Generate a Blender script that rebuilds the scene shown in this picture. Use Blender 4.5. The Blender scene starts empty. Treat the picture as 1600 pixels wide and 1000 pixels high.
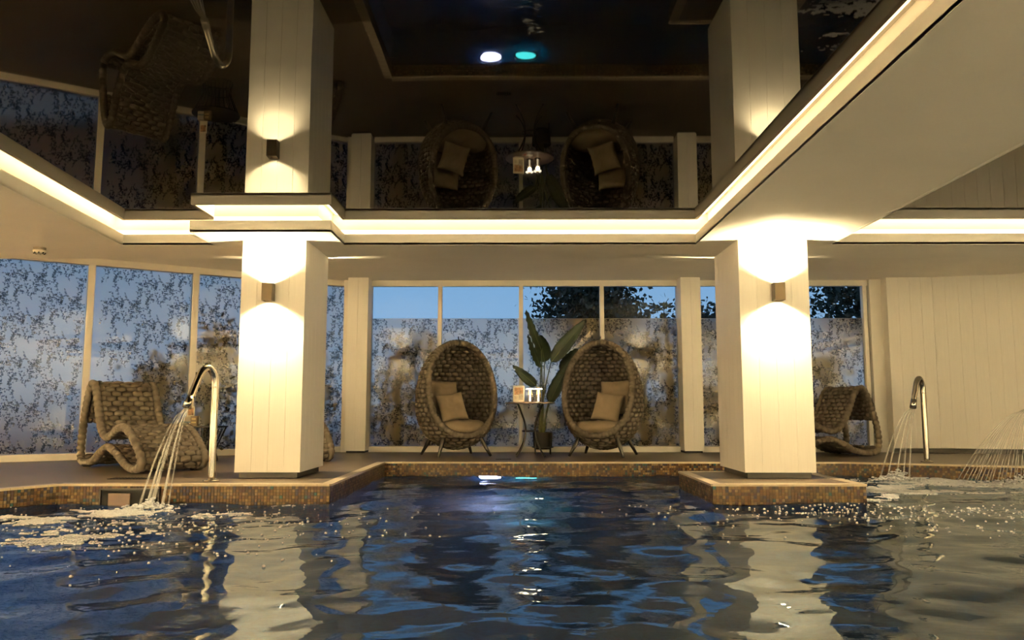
import bpy, math, random
import numpy as np
from mathutils import Vector, Matrix
random.seed(7); RNG = np.random.default_rng(7)
PI = math.pi
SC = bpy.context.scene
COL = SC.collection
R = math.radians

# ------------------------------------------------------------------ camera, world, exposure
EYE = .66
cam_d = bpy.data.cameras.new('camera'); cam = bpy.data.objects.new('camera', cam_d); COL.objects.link(cam)
cam_d.sensor_width = 36; cam_d.lens = 28.0; cam_d.clip_end = 300
cam.location = (0, 0, EYE); cam.rotation_euler = (R(90 + 6.33), 0, R(.32))
SC.camera = cam
vs = SC.view_settings
vs.view_transform = 'Standard'; vs.look = 'None'; vs.gamma = 1; vs.use_curve_mapping = False
vs.exposure = 1.3
SC.cycles.use_denoising = True
SC.cycles.max_bounces = 10; SC.cycles.diffuse_bounces = 7; SC.cycles.glossy_bounces = 6
SC.cycles.transmission_bounces = 8; SC.cycles.transparent_max_bounces = 24
SC.cycles.sample_clamp_indirect = 8.0
SC.cycles.caustics_reflective = True; SC.cycles.caustics_refractive = False

w = bpy.data.worlds.new('dusk_sky'); SC.world = w; w.use_nodes = True
nt = w.node_tree; nt.nodes.clear()
tc = nt.nodes.new('ShaderNodeTexCoord'); sx = nt.nodes.new('ShaderNodeSeparateXYZ')
rp = nt.nodes.new('ShaderNodeValToRGB'); bg = nt.nodes.new('ShaderNodeBackground'); ow = nt.nodes.new('ShaderNodeOutputWorld')
nt.links.new(tc.outputs['Generated'], sx.inputs[0]); nt.links.new(sx.outputs['Z'], rp.inputs[0])
nt.links.new(rp.outputs[0], bg.inputs[0]); nt.links.new(bg.outputs[0], ow.inputs[0])
rp.color_ramp.elements[0].position = 0.0; rp.color_ramp.elements[0].color = (.36, .56, .80, 1)
rp.color_ramp.elements[1].position = .6; rp.color_ramp.elements[1].color = (.10, .25, .55, 1)
e = rp.color_ramp.elements.new(.15); e.color = (.235, .47, .78, 1)
bg.inputs[1].default_value = 0.36

WARM = (1.0, .71, .34)
LED_POWER = 24.0       # cove strips
FILL_W = 5800.0         # added fill lights on the unseen rear and side walls
SCONCE_W = 125.0        # each spot of a wall light

# ------------------------------------------------------------------ materials
MATS = {}
def mat(name, col, rough=.5, metal=0., var=.08, scale=8., bump=0., bscale=60., spec=None, stretch=None, ior=None, coat=0.):
    if name in MATS: return MATS[name]
    m = bpy.data.materials.new(name); m.use_nodes = True; n = m.node_tree; p = n.nodes['Principled BSDF']
    t = n.nodes.new('ShaderNodeTexCoord'); mp = n.nodes.new('ShaderNodeMapping'); nz = n.nodes.new('ShaderNodeTexNoise')
    n.links.new(t.outputs['Object'], mp.inputs[0]); n.links.new(mp.outputs[0], nz.inputs['Vector'])
    if stretch: mp.inputs['Scale'].default_value = stretch
    nz.inputs['Scale'].default_value = scale; nz.inputs['Detail'].default_value = 5
    r = n.nodes.new('ShaderNodeValToRGB'); n.links.new(nz.outputs[0], r.inputs[0])
    c = np.array(col)
    r.color_ramp.elements[0].position = .3; r.color_ramp.elements[1].position = .7
    r.color_ramp.elements[0].color = (*np.clip(c * (1 - var), 0, 1), 1); r.color_ramp.elements[1].color = (*np.clip(c * (1 + var), 0, 1), 1)
    n.links.new(r.outputs[0], p.inputs['Base Color'])
    p.inputs['Roughness'].default_value = rough; p.inputs['Metallic'].default_value = metal
    if spec is not None: p.inputs['Specular IOR Level'].default_value = spec
    if ior: p.inputs['IOR'].default_value = ior
    if coat: p.inputs['Coat Weight'].default_value = coat
    if bump:
        b = n.nodes.new('ShaderNodeBump'); z2 = n.nodes.new('ShaderNodeTexNoise'); z2.inputs['Scale'].default_value = bscale; z2.inputs['Detail'].default_value = 4
        n.links.new(mp.outputs[0], z2.inputs['Vector']); n.links.new(z2.outputs[0], b.inputs['Height'])
        b.inputs['Strength'].default_value = bump; b.inputs['Distance'].default_value = .01
        n.links.new(b.outputs[0], p.inputs['Normal'])
    MATS[name] = m
    return m
def emit(name, col, s):
    m = bpy.data.materials.new(name); m.use_nodes = True; n = m.node_tree; n.nodes.clear()
    e = n.nodes.new('ShaderNodeEmission'); o = n.nodes.new('ShaderNodeOutputMaterial')
    e.inputs[0].default_value = (*col, 1); e.inputs[1].default_value = s; n.links.new(e.outputs[0], o.inputs[0]); MATS[name] = m
    return m

PAINT = mat('white_paint', (.86, .83, .77), .55, var=.02, scale=3, bump=.05)
BOARD = mat('painted_board', (.85, .81, .74), .5, var=.025, scale=2, stretch=(60, 60, 1.5), bump=.08, bscale=4)
SOFFIT = mat('soffit_paint', (.86, .82, .75), .6, var=.03, scale=1.5, bump=.04)
FRAMEW = mat('frame_paint', (.78, .74, .66), .4, var=.02)
PLINTH = mat('dark_plinth', (.012, .010, .008), .6, spec=.2)
DECK = mat('deck_vinyl', (.082, .057, .037), .42, var=.18, scale=5, stretch=(1.2, 9, 9), bump=.1, bscale=30)
COPING = mat('coping_stone', (.40, .32, .22), .35, var=.12, scale=14)
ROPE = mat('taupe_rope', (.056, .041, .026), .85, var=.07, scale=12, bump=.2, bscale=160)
GAPSHADE = mat('weave_gap_shade', (.016, .012, .008), .9, var=.2)  # shade of the weave gaps, as a dark colour on the backing shell
CUSH = mat('linen', (.145, .106, .064), .9, var=.07, scale=10, bump=.35, bscale=350)
WOODD = mat('dark_wood', (.010, .0075, .005), .45, var=.25, stretch=(8, 8, 1))
BLACKM = mat('black_metal', (.016, .013, .010), .4, .6)
STEEL = mat('brushed_steel', (.42, .38, .32), .14, 1., var=.05)
BRONZE = mat('bronze_metal', (.05, .036, .02), .35, .8)
GROUTM = mat('grout', (.008, .006, .005), .9, spec=.1)
POOLT = mat('pool_lining', (.018, .09, .19), .35, var=.35, scale=30)
PLASTIC = mat('white_plastic', (.62, .56, .46), .4)
DARKH = mat('black_void', (.004, .0035, .003), .8, spec=.1)
EARTH = mat('garden_ground', (.085, .10, .12), .9, var=.3)
HEDGE = mat('hedge_leaf', (.10, .085, .03), .6, var=.4, scale=20)
TREEL = mat('tree_leaf', (.018, .032, .016), .6, var=.4, scale=10)
BARK = mat('bark', (.035, .028, .02), .9, var=.3)
def print_ink():
    m = bpy.data.materials.new('print_ink'); m.use_nodes = True; n = m.node_tree; n.nodes.clear()
    o = n.nodes.new('ShaderNodeOutputMaterial'); mx = n.nodes.new('ShaderNodeMixShader'); mx.inputs[0].default_value = .58
    t = n.nodes.new('ShaderNodeBsdfTransparent'); d = n.nodes.new('ShaderNodeBsdfDiffuse'); d.inputs[0].default_value = (.13, .10, .06, 1)
    n.links.new(t.outputs[0], mx.inputs[1]); n.links.new(d.outputs[0], mx.inputs[2]); n.links.new(mx.outputs[0], o.inputs[0])
    return m
PRINT = print_ink()
LEAF = mat('strelitzia_leaf', (.0045, .0105, .003), .6, var=.3, scale=6, spec=.25)
STEMG = mat('green_stem', (.07, .075, .018), .5, var=.2)
POTM = mat('dark_pot', (.008, .006, .005), .7, spec=.2)
FOAM = mat('water_foam', (.50, .51, .54), .8, var=.1, scale=40)

def mirror_ceiling():
    m = bpy.data.materials.new('black_gloss_film'); m.use_nodes = True; n = m.node_tree; p = n.nodes['Principled BSDF']
    p.inputs['Base Color'].default_value = (.004, .003, .002, 1); p.inputs['Roughness'].default_value = .02
    p.inputs['IOR'].default_value = 1.2
    t = n.nodes.new('ShaderNodeTexCoord'); z = n.nodes.new('ShaderNodeTexNoise'); z.inputs['Scale'].default_value = 1.2; z.inputs['Detail'].default_value = 1
    b = n.nodes.new('ShaderNodeBump'); b.inputs['Strength'].default_value = .04; b.inputs['Distance'].default_value = .02
    n.links.new(t.outputs['Object'], z.inputs['Vector']); n.links.new(z.outputs[0], b.inputs['Height']); n.links.new(b.outputs[0], p.inputs['Normal'])
    return m
MIRROR = mirror_ceiling()

def clear_glass():
    m = bpy.data.materials.new('clear_glass'); m.use_nodes = True; n = m.node_tree; n.nodes.clear()
    o = n.nodes.new('ShaderNodeOutputMaterial'); mx = n.nodes.new('ShaderNodeMixShader'); f = n.nodes.new('ShaderNodeFresnel'); f.inputs[0].default_value = 1.3
    t = n.nodes.new('ShaderNodeBsdfTransparent'); g = n.nodes.new('ShaderNodeBsdfGlossy'); g.inputs['Roughness'].default_value = .01
    n.links.new(f.outputs[0], mx.inputs[0]); n.links.new(t.outputs[0], mx.inputs[1]); n.links.new(g.outputs[0], mx.inputs[2]); n.links.new(mx.outputs[0], o.inputs[0])
    return m
GLASS = clear_glass()

def frosted():
    m = bpy.data.materials.new('frosted_film'); m.use_nodes = True; n = m.node_tree; n.nodes.clear()
    o = n.nodes.new('ShaderNodeOutputMaterial'); mx = n.nodes.new('ShaderNodeMixShader'); mx.inputs[0].default_value = .27
    r = n.nodes.new('ShaderNodeBsdfRefraction'); r.inputs['Roughness'].default_value = .30; r.inputs['IOR'].default_value = 1.3; r.inputs[0].default_value = (.97, .97, .97, 1)
    d = n.nodes.new('ShaderNodeBsdfDiffuse'); d.inputs[0].default_value = (.68, .50, .23, 1)
    n.links.new(r.outputs[0], mx.inputs[1]); n.links.new(d.outputs[0], mx.inputs[2]); n.links.new(mx.outputs[0], o.inputs[0])
    return m
FILM = frosted()

def water_mat():
    m = bpy.data.materials.new('pool_water'); m.use_nodes = True; n = m.node_tree; n.nodes.clear()
    o = n.nodes.new('ShaderNodeOutputMaterial'); g = n.nodes.new('ShaderNodeBsdfGlass'); g.inputs['IOR'].default_value = 1.333; g.inputs['Roughness'].default_value = 0.0
    g.inputs[0].default_value = (.86, .95, 1, 1)
    t = n.nodes.new('ShaderNodeTexCoord'); mp = n.nodes.new('ShaderNodeMapping'); mp.inputs['Scale'].default_value = (1, 2.0, 1)
    z = n.nodes.new('ShaderNodeTexNoise'); z.inputs['Scale'].default_value = 9; z.inputs['Detail'].default_value = 2
    b = n.nodes.new('ShaderNodeBump'); b.inputs['Strength'].default_value = .10; b.inputs['Distance'].default_value = .012
    n.links.new(t.outputs['Object'], mp.inputs[0]); n.links.new(mp.outputs[0], z.inputs['Vector']); n.links.new(z.outputs[0], b.inputs['Height']); n.links.new(b.outputs[0], g.inputs['Normal'])
    n.links.new(g.outputs[0], o.inputs[0])
    return m
WATER = water_mat()

def spray_mat():
    m = bpy.data.materials.new('water_spray'); m.use_nodes = True; n = m.node_tree; n.nodes.clear()
    o = n.nodes.new('ShaderNodeOutputMaterial'); mx = n.nodes.new('ShaderNodeMixShader'); mx.inputs[0].default_value = .24
    t = n.nodes.new('ShaderNodeBsdfTransparent'); d = n.nodes.new('ShaderNodeBsdfPrincipled'); d.inputs['Base Color'].default_value = (.95, .94, .92, 1); d.inputs['Roughness'].default_value = .3
    n.links.new(t.outputs[0], mx.inputs[1]); n.links.new(d.outputs[0], mx.inputs[2]); n.links.new(mx.outputs[0], o.inputs[0])
    return m
SPRAY = spray_mat()
LEDM = emit('warm_led', WARM, LED_POWER)
BULB = emit('warm_bulb', (1, .78, .45), 12)
TILES = [mat('mosaic_%d' % i, c, .32, 0., var=.2, scale=60, spec=.12) for i, c in enumerate(np.array([
    (.30, .17, .055), (.13, .06, .02), (.52, .36, .15), (.055, .026, .014), (.22, .10, .032), (.10, .035, .035), (.055, .045, .10), (.025, .14, .15), (.46, .34, .20), (.18, .13, .06)]) * .27)]
TILE_W = [.17, .14, .13, .15, .12, .08, .06, .03, .06, .06]

# ------------------------------------------------------------------ mesh helpers
class MB:
    def __init__(s): s.v = []; s.f = []; s.m = []
    def add(s, vs, fs, mi=0):
        o = len(s.v); s.v.extend([tuple(map(float, p)) for p in vs]); s.f.extend([tuple(i + o for i in f) for f in fs]); s.m.extend([mi] * len(fs))
    def box(s, a, b, mi=0, rz=0, c=None):
        x0, y0, z0 = a; x1, y1, z1 = b
        vs = [(x0, y0, z0), (x1, y0, z0), (x1, y1, z0), (x0, y1, z0), (x0, y0, z1), (x1, y0, z1), (x1, y1, z1), (x0, y1, z1)]
        if rz:
            cs, sn = math.cos(rz), math.sin(rz); c = c or (0, 0)
            vs = [(c[0] + (x - c[0]) * cs - (y - c[1]) * sn, c[1] + (x - c[0]) * sn + (y - c[1]) * cs, z) for x, y, z in vs]
        s.add(vs, [(0, 3, 2, 1), (4, 5, 6, 7), (0, 1, 5, 4), (1, 2, 6, 5), (2, 3, 7, 6), (3, 0, 4, 7)], mi)
    def prism(s, poly, z0, z1, mi=0, side=None):
        n = len(poly); vs = [(x, y, z0) for x, y in poly] + [(x, y, z1) for x, y in poly]
        s.add(vs, [tuple(range(n - 1, -1, -1)), tuple(range(n, 2 * n))], mi)
        o = len(s.v) - 2 * n
        for i in range(n):
            j = (i + 1) % n; s.f.append((o + i, o + j, o + n + j, o + n + i)); s.m.append(mi if side is None else side)
    def wallbox(s, p, q, t, z0, z1, mi=0):      # box along p->q, thickness t to the left of the direction
        p = np.array(p[:2], float); q = np.array(q[:2], float); d = (q - p) / np.linalg.norm(q - p); nn = np.array([-d[1], d[0]]) * t
        s.prism([tuple(p), tuple(q), tuple(q + nn), tuple(p + nn)] if t > 0 else [tuple(p), tuple(p + nn), tuple(q + nn), tuple(q)], z0, z1, mi)
    def tube(s, path, rad, seg=10, mi=0, closed=False, cap=True):
        P = np.array(path, float); n = len(P); rad = np.full(n, rad) if np.isscalar(rad) else np.array(rad, float)
        if closed: T = np.roll(P, -1, 0) - np.roll(P, 1, 0)
        else: T = np.gradient(P, axis=0)
        T /= np.linalg.norm(T, axis=1)[:, None] + 1e-12
        up = np.array([0, 0, 1.]) if abs(T[0][2]) < .9 else np.array([1., 0, 0])
        N = np.cross(T[0], up); N /= np.linalg.norm(N); a = np.linspace(0, 2 * PI, seg, endpoint=False); vs = []
        for i in range(n):
            N = N - T[i] * N.dot(T[i]); N /= np.linalg.norm(N) + 1e-12; B = np.cross(T[i], N)
            vs.extend(P[i] + rad[i] * (np.cos(a)[:, None] * N + np.sin(a)[:, None] * B))
        fs = []
        for i in range(n if closed else n - 1):
            j = (i + 1) % n
            for k in range(seg): l = (k + 1) % seg; fs.append((i * seg + k, i * seg + l, j * seg + l, j * seg + k))
        if cap and not closed: fs += [tuple(range(seg - 1, -1, -1)), tuple((n - 1) * seg + k for k in range(seg))]
        s.add(vs, fs, mi)
    def lathe(s, prof, c=(0, 0, 0), seg=24, mi=0, cap=True):
        vs = []; fs = []
        for r, z in prof:
            for k in range(seg): a = 2 * PI * k / seg; vs.append((c[0] + r * math.cos(a), c[1] + r * math.sin(a), c[2] + z))
        for i in range(len(prof) - 1):
            for k in range(seg): l = (k + 1) % seg; fs.append((i * seg + k, i * seg + l, (i + 1) * seg + l, (i + 1) * seg + k))
        if cap: fs += [tuple(range(seg - 1, -1, -1)), tuple((len(prof) - 1) * seg + k for k in range(seg))]
        s.add(vs, fs, mi)
    def pad(s, c, U, V, N, su, sv, sn, mi=0):
        u, v, n_, F_ = PADT
        s.add(np.array(c) + u[:, None] * np.array(U) * su + v[:, None] * np.array(V) * sv + n_[:, None] * np.array(N) * sn, F_, mi)
    def build(s, name, mats, parent=None, smooth=False, bevel=0):
        me = bpy.data.meshes.new(name); v = s.v
        if parent is not None and parent.get('_w'):
            l = parent['_w']; v = [(x - l[0], y - l[1], z - l[2]) for x, y, z in v]
        me.from_pydata(v, [], s.f); mats = mats if isinstance(mats, (list, tuple)) else [mats]
        for m in mats: me.materials.append(m)
        if len(mats) > 1: me.polygons.foreach_set('material_index', s.m)
        if smooth: me.polygons.foreach_set('use_smooth', [True] * len(me.polygons))
        me.update()
        o = bpy.data.objects.new(name, me); COL.objects.link(o)
        if bevel:
            b = o.modifiers.new('bevel', 'BEVEL'); b.width = bevel; b.segments = 2; b.limit_method = 'ANGLE'
        if parent is not None: o.parent = parent
        return o
def _padtemplate():
    nu, nr = 8, 4; pw = lambda x, e: math.copysign(abs(x) ** e, x); vs = []; fs = []
    for i in range(nr + 1):
        ph = -PI / 2 + PI * i / nr
        for k in range(nu):
            th = 2 * PI * (k + .5) / nu; vs.append((pw(math.cos(ph), .55) * pw(math.cos(th), .6), pw(math.cos(ph), .55) * pw(math.sin(th), .6), pw(math.sin(ph), .9)))
    for i in range(nr):
        for k in range(nu): l = (k + 1) % nu; fs.append((i * nu + k, i * nu + l, (i + 1) * nu + l, (i + 1) * nu + k))
    a = np.array(vs) * .5
    return a[:, 0], a[:, 1], a[:, 2], fs
PADT = _padtemplate()

def tag(o, label=None, cat=None, group=None, kind=None):
    if label: o['label'] = label
    if cat: o['category'] = cat
    if group: o['group'] = group
    if kind: o['kind'] = kind
    return o
def empty(name, loc=(0, 0, 0), rz=0, world=False):
    o = bpy.data.objects.new(name, None); COL.objects.link(o); o.location = loc; o.rotation_euler = (0, 0, rz); o.empty_display_size = .1
    if world: o['_w'] = list(map(float, loc))
    return o
def copy_tree(o, parent=None):
    c = o.copy(); COL.objects.link(c); c.parent = parent
    for ch in list(o.children): copy_tree(ch, c)
    return c
def spline(pts, n, closed=False):
    P = np.array(pts, float); m = len(P); out = []
    segs = m if closed else m - 1
    for i in range(segs):
        g = (lambda k: P[k % m]) if closed else (lambda k: P[min(max(k, 0), m - 1)])
        a, b, c, d = g(i - 1), g(i), g(i + 1), g(i + 2)
        for t in np.linspace(0, 1, 16, endpoint=False):
            out.append(.5 * (2 * b + (c - a) * t + (2 * a - 5 * b + 4 * c - d) * t * t + (3 * b - a - 3 * c + d) * t ** 3))
    out.append(P[0] if closed else P[-1]); out = np.array(out)
    L = np.r_[0, np.cumsum(np.linalg.norm(np.diff(out, axis=0), axis=1))]
    s_ = np.linspace(0, L[-1], n, endpoint=not closed)
    return np.stack([np.interp(s_, L, out[:, k]) for k in range(out.shape[1])], 1), L[-1]
_LAT = RNG.random((256, 256))
def vnoise(x, y):
    xi = np.floor(x).astype(int); yi = np.floor(y).astype(int); fx = x - xi; fy = y - yi
    fx = fx * fx * (3 - 2 * fx); fy = fy * fy * (3 - 2 * fy)
    g = lambda a, b: _LAT[a % 256, b % 256]
    return (g(xi, yi) * (1 - fx) + g(xi + 1, yi) * fx) * (1 - fy) + (g(xi, yi + 1) * (1 - fx) + g(xi + 1, yi + 1) * fx) * fy
def fbm(x, y, o=4):
    s_ = 0; a = .5
    for k in range(o): s_ = s_ + a * vnoise(x * 2 ** k + 17 * k, y * 2 ** k + 31 * k); a *= .5
    return s_

# ------------------------------------------------------------------ levels and plan
SOF, MIR, REAR = 2.286, 2.47, 2.64
WZ = -.165
WY = 12.25                                     # window wall
LW0, LW1 = np.array([-9.0, 8.21]), np.array([-2.62, 12.3])   # angled left window wall
POOL_EDGE = [(-5.2, -3), (-5.2, 5.2), (-4.3, 6.5), (-4.0, 7.06), (-1.63, 7.06), (-1.63, 9.95), (4.0, 9.95), (5.8, 9.24), (8.6, 8.2), (9, 8.2)]
ISL = [(1.71, 7.07), (3.04, 7.07), (3.04, 8.5), (1.71, 8.5)]

# ------------------------------------------------------------------ floor, pool, walls
b = MB()
b.prism([(-9, -3)] + POOL_EDGE + [(9, 12.45), (-2.3, 12.45), tuple(LW1 + [-.08, .12]), tuple(LW0 + [0, .1])], -1.4, 0, 0, 1)
deck = tag(b.build('floor', [DECK, POOLT]), kind='structure', label='brown wood-look deck around the pool', cat='floor')
b = MB(); b.box((-5.3, -3.1, -1.5), (9.1, 10.1, -1.35)); tag(b.build('floor', POOLT), kind='structure', label='dark blue bottom of the pool', cat='floor')
b = MB(); b.prism(ISL, -1.36, 0, 0, 1)
island = tag(b.build('column_island', [DECK, POOLT]), 'low tiled island in the pool carrying the right column', 'pool island')

def face(p, q, z0, z1, mbs, pitch=.0272, skip=None):
    p = np.array(p, float); q = np.array(q, float); L = np.linalg.norm(q - p); d = (q - p) / L; nn = np.array([d[1], -d[0]])   # outward = right of direction
    n = max(1, int(round(L / pitch))); st = L / n; rows = int((z1 - z0) / pitch)
    for i in range(n):
        for j in range(rows):
            zz = z1 - j * pitch
            if skip and skip(p[0] + d[0] * (i + .5) * st, zz - pitch / 2): continue
            a = p + d * (i * st + .0018); c = p + d * ((i + 1) * st - .0018); o = nn * (.005 + random.uniform(0, .002))
            vs = [(a[0], a[1], zz - pitch + .0036), (c[0], c[1], zz - pitch + .0036), (c[0], c[1], zz), (a[0], a[1], zz)]
            vs += [(x + o[0], y + o[1], z) for x, y, z in vs]
            mbs.add(vs, [(4, 5, 6, 7), (0, 1, 5, 4), (1, 2, 6, 5), (2, 3, 7, 6), (3, 0, 4, 7)], int(RNG.choice(len(TILES), p=TILE_W)))
def grout(p, q, z0, z1, name, parent):
    g = MB(); g.wallbox(p, q, -.002, z0, z1); return g.build(name, GROUTM, parent)
SK0, SK1 = -3.62, -3.12
runs = [((-5.2, 5.2), (-4.3, 6.5)), ((-4.3, 6.5), (-4.0, 7.06)), ((-4.0, 7.06), (-1.63, 7.06)), ((-1.63, 7.06), (-1.63, 9.95)), ((-1.63, 9.95), (4.0, 9.95)), ((4.0, 9.95), (5.8, 9.24)), ((5.8, 9.24), (8.6, 8.2))]
skim = lambda x, z: SK0 < x < SK1 and z < -.035
for i, (p, q) in enumerate(runs):
    mbs = MB(); face(p, q, -.225, -.016, mbs, skip=skim if i == 2 else None)
    tag(mbs.build('mosaic_tiles', TILES, deck), kind='stuff')
    grout(p, q, -.225, -.014, 'grout_bed', deck)
for i in range(4):
    p, q = ISL[i], ISL[(i + 1) % 4]
    mbs = MB(); face(p, q, -.225, -.016, mbs); tag(mbs.build('mosaic_tiles', TILES, island), kind='stuff'); grout(p, q, -.225, -.014, 'grout_bed', island)

# coping tiles, one object each
cb = MB(); cb.box((.0015, -.014, -.015), (.1065, .085, .004)); c0 = cb.build('coping_tile', COPING); cop_me = c0.data; bpy.data.objects.remove(c0)
def coping(p, q, parent, left=True):
    p = np.array(p, float); q = np.array(q, float); L = np.linalg.norm(q - p); d = (q - p) / L; n = max(1, round(L / .108)); st = L / n
    for i in range(n):
        o = bpy.data.objects.new('coping_tile', cop_me); COL.objects.link(o); o.parent = parent
        a = p + d * i * st; o.location = (a[0], a[1], 0); o.rotation_euler = (0, 0, math.atan2(d[1], d[0])); o.scale = (st / .108, 1, 1)
for p, q in runs: coping(p, q, deck)
for i in range(4): coping(ISL[i], ISL[(i + 1) % 4], island)

# skimmer opening in the tile wall
sk = empty('pool_skimmer', (SK0, 7.06, WZ - .06), world=True); tag(sk, 'dark skimmer opening with brown flap in the tiled pool edge', 'skimmer')
b = MB(); b.box((SK0, 7.053, -.225), (SK1, 7.059, -.036)); b.build('throat', DARKH, sk)
b = MB(); b.box((SK0 - .012, 7.035, -.047), (SK1 + .012, 7.056, -.034)); b.box((SK0 - .012, 7.035, -.225), (SK0, 7.056, -.034)); b.box((SK1, 7.035, -.225), (SK1 + .012, 7.056, -.034)); b.build('frame', BLACKM, sk)
b = MB(); b.box((SK0 + .07, 7.028, -.225), (SK0 + .26, 7.042, -.075)); b.build('flap', mat('brown_flap', (.07, .036, .018), .5, var=.2), sk, bevel=.003)

# outer walls out of view
b = MB(); b.box((-9.2, -3.2, 0), (9.2, -3, REAR)); tag(b.build('wall_back', PAINT), kind='structure')
b = MB(); b.box((-9.2, -3, 0), (-9, 8.15, REAR)); tag(b.build('wall_left', PAINT), kind='structure')
b = MB(); b.box((9, -3, 0), (9.2, 12.5, REAR)); tag(b.build('wall_side', PAINT), kind='structure')
# right panelled wall with dark recessed skirting
wr = tag(empty('wall_right'), kind='structure', label='cream panelled wall at the right', cat='wall')
RW = [(5.62, 12.0), (6.3, 11.98), (9.0, 11.25)]
b = MB(); b.prism([(5.64, 12.02), (6.3, 12.0), (9.0, 11.27), (9, 12.5), (5.64, 12.5)], 0, REAR); b.build('wall_core', PAINT, wr)
b = MB()
for p, q in zip(RW, RW[1:]): b.wallbox((p[0], p[1] + .012), (q[0], q[1] + .012), .02, 0, .07)
b.build('skirting', PLINTH, wr)
def panels(p, q, n, z0, z1, parent, name='wall_panel', m=BOARD, t=.02, gap=.0016):
    p = np.array(p, float); q = np.array(q, float); d = (q - p) / n
    for i in range(n):
        g = MB(); u = d / np.linalg.norm(d) * gap / 2; g.wallbox(p + d * i + u, p + d * (i + 1) - u, t, z0, z1); g.build(name, m, parent, bevel=.0015)
panels(RW[0], RW[1], 4, .07, REAR, wr); panels(RW[1], RW[2], 16, .07, REAR, wr)
b = MB(); b.box((5.62, 12.0, .07), (5.64, 12.3, REAR)); b.build('reveal', BOARD, wr)

# ------------------------------------------------------------------ ceilings and coves
LE = lambda y, off=0: -3.94 + (7.82 - y) * .083 - off
b = MB(); b.box((-9, -3, MIR), (9, 7.98, MIR + .03)); tag(b.build('ceiling', MIRROR), kind='structure', label='black glossy stretch ceiling mirroring the room', cat='ceiling')
b = MB(); zt = SOF + .02
def rect(z0, z1, x0, y0, x1, y1): b.box((x0, y0, z0), (x1, y1, z1))
rect(SOF, zt, -9, 7.82, 9, 8.55); rect(SOF, zt, -3.03, 7.23, -1.72, 7.82); rect(SOF, zt, 1.79, -3, 3.14, 7.82); rect(SOF, zt, -9, -3, 9, -2.84); rect(SOF, zt, 8.84, -2.84, 9, 7.82)
b.prism([(-9, -3), (LE(-3), -3), (LE(7.82), 7.82), (-9, 7.82)], SOF, zt)
rect(zt, MIR, -2.87, 7.39, -1.88, 7.98); rect(zt, MIR, 1.95, -3, 2.98, 7.98); rect(zt, REAR + .03, -9, 7.98, 9, 8.55)
b.prism([(-9, -3), (LE(-3, .16), -3), (LE(7.98, .16), 7.98), (-9, 7.98)], zt, MIR)
tag(b.build('ceiling', SOFFIT), kind='structure', label='lowered beige soffit and beam framing the black ceiling', cat='ceiling')
b = MB(); b.prism([(-9, 8.55), (9, 8.55), (9, 12.5), (-2.3, 12.5), tuple(LW1 + [0, .2]), tuple(LW0 + [0, .2])], REAR, REAR + .05)
tag(b.build('ceiling', SOFFIT), kind='structure', label='raised beige ceiling above the seating by the windows', cat='ceiling')

LIPT = .028; LIPZ = SOF + .108
def cove(path, name, label):                     # closed path, first point = last point
    f = MB(); l = MB()
    P = [np.array(p, float) for p in path]
    offs = []
    for i, p in enumerate(P):      # mitred offset to the left of travel (into the trough)
        d0 = P[i] - P[i - 1 if 0 < i else len(P) - 2]; d1 = P[i + 1 if i < len(P) - 1 else 1] - P[i]
        ns = [np.array([-d[1], d[0]]) / np.linalg.norm(d) for d in (d0, d1)]; n_ = ns[0] + ns[1]; offs.append(n_ / n_.dot(ns[0]))
    for i in range(len(P) - 1):
        q = [P[i], P[i + 1], P[i + 1] + offs[i + 1] * LIPT, P[i] + offs[i] * LIPT]
        f.prism([tuple(x) for x in q], SOF - .003, LIPZ)
        q = [P[i] + offs[i] * .04, P[i + 1] + offs[i + 1] * .04, P[i + 1] + offs[i + 1] * .12, P[i] + offs[i] * .12]
        l.prism([tuple(x) for x in q], zt, zt + .012)
    tag(f.build('trim_' + name, PAINT), kind='structure', label='white cove lip around the ' + label, cat='trim')
    tag(l.build('led_strip', LEDM), 'warm LED strip hidden in the cove around the ' + label, 'light strip')
cove([(1.79, -2.84), (1.79, 7.82), (-1.72, 7.82), (-1.72, 7.23), (-3.03, 7.23), (-3.03, 7.82), (LE(7.82), 7.82), (LE(-2.84), -2.84), (1.79, -2.84)][::-1], '1', 'large central ceiling recess')
cove([(8.84, -2.84), (3.14, -2.84), (3.14, 7.82), (8.84, 7.82), (8.84, -2.84)], '2', 'right-hand ceiling recess')

# ------------------------------------------------------------------ columns, posts, wall lights
def column(x0, x1, y0, y1, label):
    t = empty('column', ((x0 + x1) / 2, (y0 + y1) / 2, 0), world=True); tag(t, label, 'column')
    c = MB(); c.box((x0 + .014, y0 + .014, .062), (x1 - .014, y1 - .014, SOF)); c.build('core', PAINT, t)
    c = MB(); c.box((x0 + .035, y0 + .035, 0.004), (x1 - .035, y1 - .035, .064)); c.build('plinth', PLINTH, t)
    for p, q, n in (((x0, y0), (x1, y0), 4), ((x1, y0), (x1, y1), 6), ((x1, y1), (x0, y1), 4), ((x0, y1), (x0, y0), 6)):
        panels(p, q, n, .060, SOF, t, 'cladding_board', BOARD, .014, .0014)
    return t
CL = (-2.66, -2.04, 7.6, 8.5); CR = (2.145, 2.815, 7.6, 8.52)
column(*CL, 'square cream boarded column on the left pool deck'); column(*CR, 'square cream boarded column on the tiled pool island')
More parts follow.
